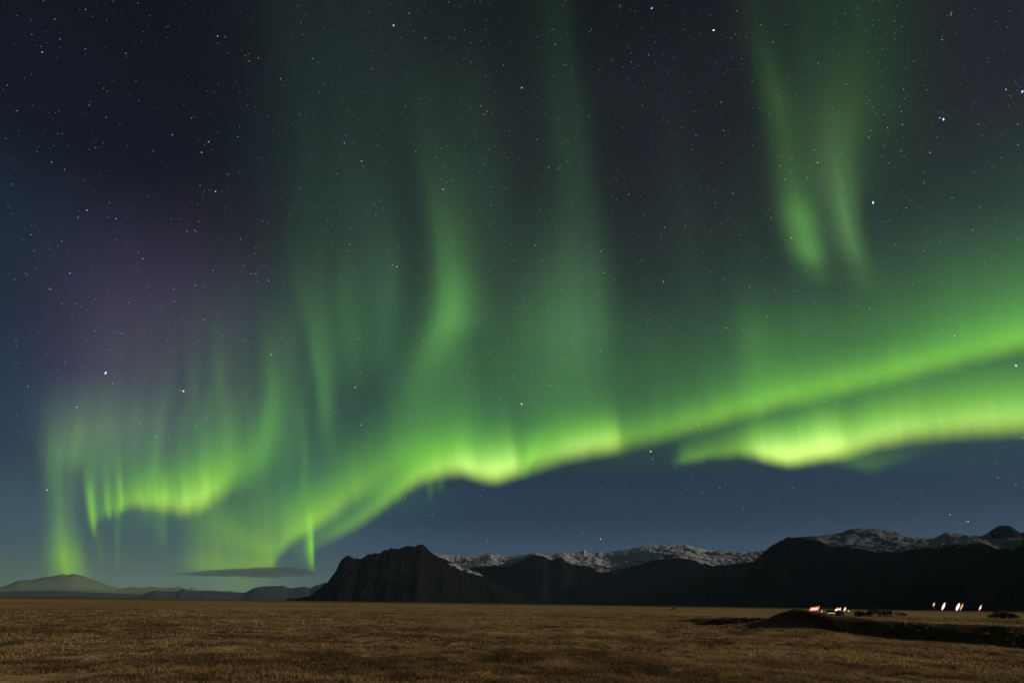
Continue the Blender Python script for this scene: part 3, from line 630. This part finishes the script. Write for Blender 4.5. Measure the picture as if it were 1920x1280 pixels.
SKY2 = [(760, 1048), (800, 1040), (815, 1037), (830, 1039), (850, 1041), (880, 1041), (905, 1041.5), (915, 1038), (930, 1040), (945, 1042), (960, 1041), (980, 1042), (1000, 1041), (1025, 1040), (1039, 1038), (1052, 1035), (1066, 1036),
        (1079, 1035), (1088, 1034), (1095, 1030), (1099, 1034), (1106, 1036), (1115, 1037), (1122, 1034), (1130, 1036), (1147, 1034), (1166, 1029), (1180, 1029), (1190, 1026), (1208, 1024), (1222, 1024), (1227, 1021.5), (1233, 1024), (1244, 1022), (1265, 1021), (1285, 1019.5),
        (1292, 1022), (1301, 1025), (1312, 1026), (1323, 1030), (1338, 1031), (1353, 1030), (1362, 1031), (1372, 1034), (1400, 1034), (1434, 1033), (1480, 1036), (1540, 1040)]
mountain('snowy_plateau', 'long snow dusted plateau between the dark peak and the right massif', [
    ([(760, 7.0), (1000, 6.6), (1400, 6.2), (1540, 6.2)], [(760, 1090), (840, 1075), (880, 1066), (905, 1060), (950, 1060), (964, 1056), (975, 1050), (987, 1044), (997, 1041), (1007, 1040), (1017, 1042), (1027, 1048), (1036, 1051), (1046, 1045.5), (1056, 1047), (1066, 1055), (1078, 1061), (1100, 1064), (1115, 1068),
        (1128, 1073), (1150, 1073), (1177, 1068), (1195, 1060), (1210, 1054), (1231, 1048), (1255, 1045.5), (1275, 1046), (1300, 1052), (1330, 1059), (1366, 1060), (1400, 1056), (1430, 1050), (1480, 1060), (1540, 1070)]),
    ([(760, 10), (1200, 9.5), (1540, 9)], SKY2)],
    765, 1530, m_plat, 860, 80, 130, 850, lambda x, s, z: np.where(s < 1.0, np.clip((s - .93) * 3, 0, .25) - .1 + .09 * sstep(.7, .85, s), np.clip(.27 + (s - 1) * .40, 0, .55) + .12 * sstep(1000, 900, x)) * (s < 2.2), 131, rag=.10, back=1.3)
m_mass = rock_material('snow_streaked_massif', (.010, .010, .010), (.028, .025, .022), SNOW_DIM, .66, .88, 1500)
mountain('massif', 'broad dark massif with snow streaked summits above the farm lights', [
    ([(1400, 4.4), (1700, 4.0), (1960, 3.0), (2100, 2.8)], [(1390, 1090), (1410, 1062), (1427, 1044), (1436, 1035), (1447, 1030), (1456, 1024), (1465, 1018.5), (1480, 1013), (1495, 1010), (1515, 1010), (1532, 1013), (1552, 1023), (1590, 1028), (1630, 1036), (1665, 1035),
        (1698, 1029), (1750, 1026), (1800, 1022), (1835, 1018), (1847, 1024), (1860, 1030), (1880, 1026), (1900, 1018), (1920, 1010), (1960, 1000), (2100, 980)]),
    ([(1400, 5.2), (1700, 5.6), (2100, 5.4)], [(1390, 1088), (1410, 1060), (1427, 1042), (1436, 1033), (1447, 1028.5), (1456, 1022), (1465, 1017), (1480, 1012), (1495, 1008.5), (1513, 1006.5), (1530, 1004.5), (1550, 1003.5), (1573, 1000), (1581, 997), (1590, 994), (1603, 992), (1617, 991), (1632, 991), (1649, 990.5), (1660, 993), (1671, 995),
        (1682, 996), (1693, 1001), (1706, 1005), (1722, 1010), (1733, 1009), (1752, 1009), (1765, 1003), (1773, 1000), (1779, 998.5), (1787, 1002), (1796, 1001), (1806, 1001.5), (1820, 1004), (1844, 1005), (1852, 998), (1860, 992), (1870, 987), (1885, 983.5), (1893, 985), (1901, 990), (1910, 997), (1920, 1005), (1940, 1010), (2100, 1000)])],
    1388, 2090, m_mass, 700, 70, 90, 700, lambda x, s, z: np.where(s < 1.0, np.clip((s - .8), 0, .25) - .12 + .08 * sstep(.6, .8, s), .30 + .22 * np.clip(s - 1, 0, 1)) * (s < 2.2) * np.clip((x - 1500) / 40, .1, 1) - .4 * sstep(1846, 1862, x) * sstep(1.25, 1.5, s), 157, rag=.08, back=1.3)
m_far = rock_material('far_snowfield', (.10, .115, .13), (.15, .165, .185), (.22, .235, .26), .55, .85, 3000)
mountain('far_mountain', 'far pale snowy mountain on the left horizon under the aurora pillar', [
    (38, [(-200, 1110), (0, 1107), (133, 1108), (200, 1111), (330, 1112), (500, 1116), (640, 1120)]),
    (44, [(-200, 1106), (-60, 1103), (0, 1101), (22, 1093), (33, 1088), (50, 1086), (67, 1085), (84, 1081), (100, 1080), (110, 1077), (117, 1076), (126, 1077.5), (134, 1075.5), (141, 1075.5), (150, 1078), (157, 1080), (173, 1085), (187, 1090), (200, 1095), (214, 1100), (227, 1103), (240, 1101), (250, 1099.5), (262, 1102), (276, 1100), (287, 1099), (300, 1102),
          (320, 1101), (340, 1100), (352, 1103), (360, 1101), (370, 1106), (400, 1106), (420, 1108), (430, 1106), (440, 1110), (500, 1112), (640, 1118)])],
    -200, 630, m_far, 420, 40, 110, 2600, lambda x, s, z: .05 + .30 * np.clip((s - 1) * 3, 0, 1) - .22 * np.clip((s - 1.5) * 2, 0, 1), 171, rag=.05, back=1.2)
m_hill = rock_material('far_dark_hills', (.035, .034, .036), (.06, .055, .055), (.5, .48, .48), 1.0, 1.2, 1500)
mountain('far_hills', 'low dark hills on the horizon between the snowy mountain and the dark peak', [
    (21, [(-200, 1112), (0, 1108), (67, 1107), (133, 1108), (200, 1111), (267, 1114), (280, 1109), (290, 1106), (312, 1107.5), (333, 1108), (338, 1105), (343, 1103), (348, 1105), (353, 1106.5), (400, 1107), (430, 1109), (460, 1110), (470, 1105), (480, 1100), (495, 1098.5), (515, 1098), (533, 1097.5), (540, 1100), (547, 1102),
          (560, 1100), (573, 1098.5), (583, 1102), (590, 1097), (600, 1094), (612, 1091.5), (640, 1096), (700, 1112)])],
    -200, 690, m_hill, 420, 36, 60, 1800, lambda x, s, z: .12 + np.clip((x - 480) / 400, 0, .15) + np.clip(s - .75, 0, .25), 181, rag=.05, back=1.15)

# ------------------------------------------------------------------ lens-shaped cloud, far beyond the hills
def cloud():
    top = [(322, 1075.5), (350, 1073), (400, 1068), (450, 1065), (490, 1062.5), (520, 1062), (550, 1062.5), (575, 1066), (592, 1073), (600, 1075)]
    bot = [(322, 1076), (350, 1078), (390, 1081), (450, 1081), (490, 1082.5), (520, 1081.5), (550, 1081), (575, 1079), (592, 1076.5), (600, 1075.5)]
    Dc = 78000.
    xs = np.linspace(322, 600, 90); yt = np.interp(xs, *zip(*top)); yb = np.interp(xs, *zip(*bot))
    nth = 40; V = []
    for i, x in enumerate(xs):
        ym = (yt[i] + yb[i]) / 2; hp = (yb[i] - yt[i]) / 2
        for j in range(nth):
            th = 2 * math.pi * j / nth
            dep = 8000 * math.sin(math.pi * min(max(i / 89., .02), .98)) ** .6
            k = 1 + .75 * (fbm(np.array([x * .05]), np.array([j * .25]), 5, 3)[0] - .5)
            yy = ym - hp * math.sin(th) * k
            P = at_range(np.array(x), np.array(yy), Dc + dep * math.cos(th))
            V.append(P)
    F = []
    for i in range(89):
        for j in range(nth):
            F.append((i * nth + j, i * nth + (j + 1) % nth, (i + 1) * nth + (j + 1) % nth, (i + 1) * nth + j))
    m, n, l = new_mat('cloud_vapour')
    out = n.new('ShaderNodeOutputMaterial'); pv = n.new('ShaderNodeVolumePrincipled')
    pv.inputs['Color'].default_value = (.13, .16, .17, 1); pv.inputs['Density'].default_value = .00016
    l.new(pv.outputs[0], out.inputs['Volume'])
    o = mesh_obj('cloud', np.array(V), np.array(F), m)
    return tag(o, 'thin dark lens-shaped cloud floating low above the far hills', 'cloud')
cloud()

# ------------------------------------------------------------------ farm beyond the bank
def MBox(V, F, c, sx, sy, sz, rz=0.0):
    """box standing on c"""
    o = len(V); ca, sa = math.cos(rz), math.sin(rz)
    for dz in (0, sz):
        for dx, dy in ((-sx/2, -sy/2), (sx/2, -sy/2), (sx/2, sy/2), (-sx/2, sy/2)):
            V.append((c[0] + dx*ca - dy*sa, c[1] + dx*sa + dy*ca, c[2] + dz))
    F += [(o, o+3, o+2, o+1), (o+4, o+5, o+6, o+7), (o, o+1, o+5, o+4), (o+1, o+2, o+6, o+5), (o+2, o+3, o+7, o+6), (o+3, o, o+4, o+7)]
def box_obj(name, boxes, mat, parent):
    V, F = [], []
    for b_ in boxes: MBox(V, F, *b_)
    return mesh_obj(name, V, F, mat, parent, smooth=False)
def tube_obj(name, pts, radii, mat, parent, cols=None, k=10):
    V, F, C = [], [], []
    pts = [Vector(p) for p in pts]
    for i, p in enumerate(pts):
        t = (pts[min(i+1, len(pts)-1)] - pts[max(i-1, 0)]).normalized()
        a = t.cross(Vector((0, 1, 0))); a = a.normalized() if a.length > .01 else Vector((1, 0, 0)); b_ = t.cross(a)
        for j in range(k):
            th = 2*math.pi*j/k; V.append(p + (a*math.cos(th) + b_*math.sin(th)) * radii[i])
            if cols: C.append(cols[i])
    for i in range(len(pts)-1):
        for j in range(k): F.append((i*k+j, i*k+(j+1) % k, (i+1)*k+(j+1) % k, (i+1)*k+j))
    for e_, o_ in ((0, 0), (len(pts)-1, 0)):
        V.append(pts[e_]); ci = len(V)-1
        if cols: C.append(cols[e_])
        for j in range(0, k): F.append((e_*k+j, e_*k+(j+1) % k, ci, ci))
    me_faces = [f if f[2] != f[3] else f[:3] for f in F]
    me = bpy.data.meshes.new(name); me.from_pydata([tuple(v) for v in V], [], me_faces); me.update()
    me.polygons.foreach_set('use_smooth', np.ones(len(me.polygons), dtype=bool)); me.materials.append(mat)
    o = bpy.data.objects.new(name, me); COL.objects.link(o)
    if parent: o.parent = parent
    if cols: set_attr(o, 'glow', np.array(C, np.float32))
    return o
m_lamp, n, l = new_mat('lit_lamp')
out = n.new('ShaderNodeOutputMaterial'); e = n.new('ShaderNodeEmission'); at = n.new('ShaderNodeAttribute'); at.attribute_name = 'glow'
l.new(at.outputs['Color'], e.inputs[0]); l.new(e.outputs[0], out.inputs[0]); m_lamp.cycles.emission_sampling = 'NONE'
m_steel = flat_mat('galvanised_steel', (.03, .03, .03), .5)
m_wall = flat_mat('painted_boards', (.14, .045, .035), .8)
m_wall2 = flat_mat('grey_boards', (.08, .08, .075), .8)
m_roof = flat_mat('dark_roof_sheet', (.012, .012, .013), .9)
m_frame = flat_mat('window_frame_paint', (.45, .43, .40), .6)
m_wrap = flat_mat('pale_bale_wrap', (.50, .50, .48), .45, .15)
m_leaf = flat_mat('dark_shrub_leaves', (.05, .052, .022), .9, .5, 1.5)
m_twig = flat_mat('shrub_twigs', (.05, .035, .025), .9)
WHITE, ORANGE, PINK, YEL = (2.2, 1.9, 1.7), (1.1, .34, .08), (1.0, .20, .26), (1.3, .95, .35)
def spot(x, y, d):
    """base on the ground under the place seen at (x, y), d metres off"""
    P = at_range(x, y, d); z = float(height(np.array(P[0]), np.array(P[1])))
    return P, z
def yard_lamp(x, y0, y1, d, wpx, cols, label, lean=.45, group=None):
    """lamp whose smeared light streak is built as a slanted tube, rows y0 (top) to y1"""
    P0 = at_range(x + (y1 - y0) * lean / 2, y0, d); P1 = at_range(x - (y1 - y0) * lean / 2, y1, d)
    _, z = spot(x, y1, d)
    r = wpx * d * .80 / FPX / 2 * .62
    mid = (P0 + P1) / 2
    t = empty('yard_lamp', (0, 0, 0)); base = Vector((P1[0], P1[1], z - .05))
    t.location = base
    rel = lambda p: Vector(p) - base
    top = rel(P1)
    tube_obj('pole', [(0, 0, 0), (0, 0, max(top.z * .5, .1)), (top.x, top.y, max(top.z + .1, .25))], [.07, .06, .05], m_steel, t, k=8)
    q0, q1 = rel(P1), rel(P0)
    ks = [0, .06, .2, .4, .6, .8, .94, 1]; rr_ = [.25, .6, .85, 1, .95, .75, .5, .2]
    cc = [cols[0], cols[0], cols[0], cols[1], cols[1], cols[2], cols[2], cols[2]]
    tube_obj('light_streak', [q0.lerp(q1, k) for k in ks], [r * v for v in rr_], m_lamp, t, cc)  # streaked light built into the tube's slant, length and colour bands
    box_obj('lamp_cap', [((q1.x, q1.y, q1.z - .02), .22, .22, .12)], m_steel, t)
    return tag(t, label, 'lamp', group)
yard_lamp(1751, 1129, 1136, 300, 2.6, (PINK, (1.6, .8, .6), ORANGE), 'small reddish lamp, leftmost of the four lights on the far right')
yard_lamp(1769, 1129, 1143, 260, 3.6, ((1.5, .6, .6), WHITE, (1.6, .9, .8)), 'brilliant white lamp with a slanted light streak, between the small reddish lamp and the double lamp')
yard_lamp(1796, 1130, 1144, 260, 4.2, ((1.4, .8, 1.3), WHITE, (1.7, 1.1, .8)), 'large white lamp with a slanted light streak and an orange lamp close at its right')
yard_lamp(1803, 1131, 1143, 261, 2.4, ((1.0, .35, .2), (1.2, .6, .25), (.9, .55, .1)), 'thin orange lamp with a slanted light streak close beside the large white one')
yard_lamp(1838, 1133, 1144, 280, 2.3, (PINK, (1.5, 1.2, 1.1), (.9, .5, .12)), 'lamp with a thin slanted light streak, rightmost of the farm lights, beside dark bushes')
yard_lamp(1584, 1136.5, 1146.5, 232, 2.8, (PINK, WHITE, ORANGE), 'white lamp with a slanted orange-tipped light streak, right of the lit shed')
yard_lamp(1541, 1143, 1147.5, 232, 1.7, ((.9, .75, .65), (1.2, 1.05, .95), (.8, .7, .6)), 'tiny pale lamp just right of the cluster of five lamps', lean=-.2)
yard_lamp(1591, 1143.3, 1145.3, 234, 3.2, (YEL, YEL, (.6, .45, .2)), 'low yellow glow added for the lamplit ground right of the shed', lean=0.0)  # glowing tube added for a patch of lamplit ground

def gable(name, L, W, H, rise, wall_m, roof_m, at_, rz, label, cat, wins, win_cols, win_h, win_z, strip=None):
    t = empty(name, at_); t.rotation_euler.z = rz
    V, F = [], []
    MBox(V, F, (0, 0, 0), L, W, H)
    o = len(V); V += [(-L/2, -W/2, H), (-L/2, W/2, H), (-L/2, 0, H + rise), (L/2, -W/2, H), (L/2, W/2, H), (L/2, 0, H + rise)]
    V = list(V); fw = [tuple(f) for f in F] + [(o, o+2, o+1, o+1), (o+3, o+4, o+5, o+5)]
    me = bpy.data.meshes.new('wall'); me.from_pydata(V, [], [f if f[2] != f[3] else f[:3] for f in fw]); me.update(); me.materials.append(wall_m)
    ob = bpy.data.objects.new('wall', me); COL.objects.link(ob); ob.parent = t
    q = .25
    V, F = [], []
    for sgn in (-1, 1):
        o = len(V); y_e = sgn * (W/2 + q); z_e = H - rise * q / (W/2)
        V += [(-L/2-q, y_e, z_e), (L/2+q, y_e, z_e), (L/2+q, 0, H+rise), (-L/2-q, 0, H+rise)]
        V += [(v[0], v[1], v[2] + .09) for v in V[o:o+4]]
        F += [(o, o+1, o+2, o+3), (o+4, o+7, o+6, o+5), (o, o+4, o+5, o+1), (o+1, o+5, o+6, o+2), (o+2, o+6, o+7, o+3), (o+3, o+7, o+4, o)]
    mesh_obj('roof', V, F, roof_m, t, smooth=False)
    for k, wx in enumerate(wins):
        ww = .34
        fr = box_obj('window', [((wx, -W/2 - .03, win_z - .05), ww + .12, .05, .05), ((wx, -W/2 - .03, win_z + win_h), ww + .12, .05, .05),
                                ((wx - ww/2 - .03, -W/2 - .03, win_z), .05, .05, win_h), ((wx + ww/2 + .03, -W/2 - .03, win_z), .05, .05, win_h)], m_frame, t)
        V, F = [], []
        for jj in range(5):
            z = win_z + win_h * jj / 4; V += [(wx - ww/2, -W/2 - .035, z), (wx + ww/2, -W/2 - .035, z)]
        for jj in range(4): F.append((2*jj, 2*jj+1, 2*jj+3, 2*jj+2))
        pn = mesh_obj('pane', V, F, m_lamp, fr, smooth=False)
        set_attr(pn, 'glow', np.repeat(np.array(win_cols), 2, axis=0))
    box_obj('door', [((L/2 - .75, -W/2 - .03, 0), .8, .05, H - .15)], m_frame, t)
    if strip:
        V, F = [], []; MBox(V, F, (strip[0], -W/2 - .12, strip[1]), strip[2], .12, .13)
        sl_ = mesh_obj('strip_light', V, F, m_lamp, t, smooth=False); set_attr(sl_, 'glow', np.tile(np.array(YEL), (len(V), 1)))
    return tag(t, label, cat)
for k in range(5):
    yard_lamp(1519.5 + 3.7 * k, 1137.3 - .45 * k, 1146 - .45 * k, 230 + k, 2.6, (PINK, (2.2, 1.5, 1.2) if 0 < k < 4 else (1.4, .5, .25), (1.1, .34, .08)), 'lamp with a slanted red and white light streak in the tight cluster of five beyond the mound', .5, 'five lamps in a cluster')
for k in range(3):
    yard_lamp(1567.5 + 3.6 * k, 1138 - .3 * k, 1147, 230 + k, 2.2, (PINK, WHITE, (1.0, .3, .12)), 'lamp with a slanted pinkish light streak in the row of three in front of the low grey shed', .5, 'three lamps by the shed')
Ps, zs = spot(1567, 1148, 231)
gable('shed', 5.0, 3.0, 1.3, .5, m_wall2, m_roof, (Ps[0], Ps[1], zs - .1), -math.atan2(Ps[0], Ps[1]), 'low grey shed with a yellow strip light beyond the mound', 'shed',
      [], [], 1.0, .3, strip=(-1.35, .75, 2.2))

def bale(x, y, d, r):
    P, z = spot(x, y, d)
    o = tube_obj('hay_bale', [(-.62, 0, r), (-.56, 0, r), (0, 0, r), (.56, 0, r), (.62, 0, r)], [r * .86, r, r * 1.02, r, r * .86], m_wrap, None, k=20)
    o.location = (P[0], P[1], z - .04); o.rotation_euler.z = -math.atan2(P[0], P[1]) + RNG.uniform(-.3, .3)
    tag(o, 'pale wrapped round hay bale in the row beside the dark bushes', 'hay bale', 'pale bales in a row')
for x in (1604.5, 1611.5, 1618): bale(x, 1148, 225, .62)

def bush(x, y, d, wpx, hpx, label, group=None, seed=0, mat=None):
    P, z = spot(x, y, d); rg = np.random.default_rng(seed)
    sc = d * .80 / FPX; W, H = wpx * sc / 2, hpx * sc
    t = empty('bush', (P[0], P[1], z - .05)); N = 900
    nb = 9
    cx, cy, cz = rg.normal(0, .42, nb) * W, rg.normal(0, .35, nb) * W, rg.uniform(.25, .72, nb) * H
    cr = rg.uniform(.22, .4, nb)
    k = rg.integers(0, nb, N); v = rg.normal(0, 1, (N, 3)); v /= np.linalg.norm(v, axis=1, keepdims=True); v *= rg.uniform(.35, 1.05, N)[:, None]
    C = np.stack([cx[k] + v[:, 0] * cr[k] * W * 1.2, cy[k] + v[:, 1] * cr[k] * W * 1.2, np.maximum(.03, cz[k] + v[:, 2] * cr[k] * H)], 1)
    a = rg.normal(0, 1, (N, 3)); a /= np.linalg.norm(a, axis=1, keepdims=True); b_ = np.cross(a, rg.normal(0, 1, (N, 3))); b_ /= np.linalg.norm(b_, axis=1, keepdims=True)
    sz = rg.uniform(.05, .13, N)[:, None] * min(H, 2.0) * .8
    V = np.stack([C - a * sz, C + b_ * sz * .6, C + a * sz, C - b_ * sz * .6], 1)
    mesh_obj('leaves', V.reshape(-1, 3), np.arange(N * 4).reshape(N, 4), mat or m_leaf, t, smooth=False)
    Vt, Ft = [], []
    me = bpy.data.meshes.new('stems'); 
    for i in range(nb):
        o = len(Vt); e = np.array([cx[i], cy[i], cz[i]]); w_ = .025
        Vt += [(-w_, 0, 0), (w_, 0, 0), (0, w_, 0), tuple(e)]; Ft += [(o, o+1, o+3), (o+1, o+2, o+3), (o+2, o, o+3)]
    me.from_pydata(Vt, [], Ft); me.update(); me.materials.append(m_twig)
    so_ = bpy.data.objects.new('stems', me); COL.objects.link(so_); so_.parent = t
    return tag(t, label, 'bush', group)
m_leaf2 = flat_mat('olive_shrub_leaves', (.12, .115, .04), .9, .4, 1.5)
bush(1612, 1157, 200, 18, 9, 'small dark bush in front of the hay bales', seed=1)
bush(1632, 1154, 205, 22, 12, 'dark bush right of the hay bales', seed=2)
bush(1649, 1152, 215, 26, 14, 'tallest olive green bush beyond the bank, right of the hay bales', seed=3, mat=m_leaf2)
bush(1667, 1151, 215, 16, 12, 'narrow olive bush at the right end of the row', seed=4, mat=m_leaf2)
bush(1690, 1149, 240, 20, 6, 'low flat bush lying apart between the bush row and the right lamps', seed=5)
bush(1866, 1154, 230, 24, 10, 'dark bush just right of the last lamp', seed=6)
bush(1884, 1154.5, 232, 24, 11, 'dark bush in the middle of the far right clump', seed=7)
bush(1902, 1155, 232, 22, 9, 'dark bush at the right end of the far right clump', seed=8)
bush(1262, 1141.5, 330, 12, 4, 'tiny lone bush out on the plain before the snowy plateau', seed=9)

# ------------------------------------------------------------------ air: far hills fade a little
m_h, n, l = new_mat('thin_night_air')
out = n.new('ShaderNodeOutputMaterial'); pv = n.new('ShaderNodeVolumePrincipled')
pv.inputs['Color'].default_value = (.52, .76, 1.0, 1); pv.inputs['Density'].default_value = 8.5e-6; pv.inputs['Anisotropy'].default_value = 0.0
l.new(pv.outputs[0], out.inputs['Volume'])
V, F = [], []; MBox(V, F, (0, 0, -80), 108000, 108000, 2180)
hz = mesh_obj('haze', V, F, m_h, smooth=False)
tag(hz, 'thin pale night air over the plain, fading the far hills', 'haze', kind='stuff')
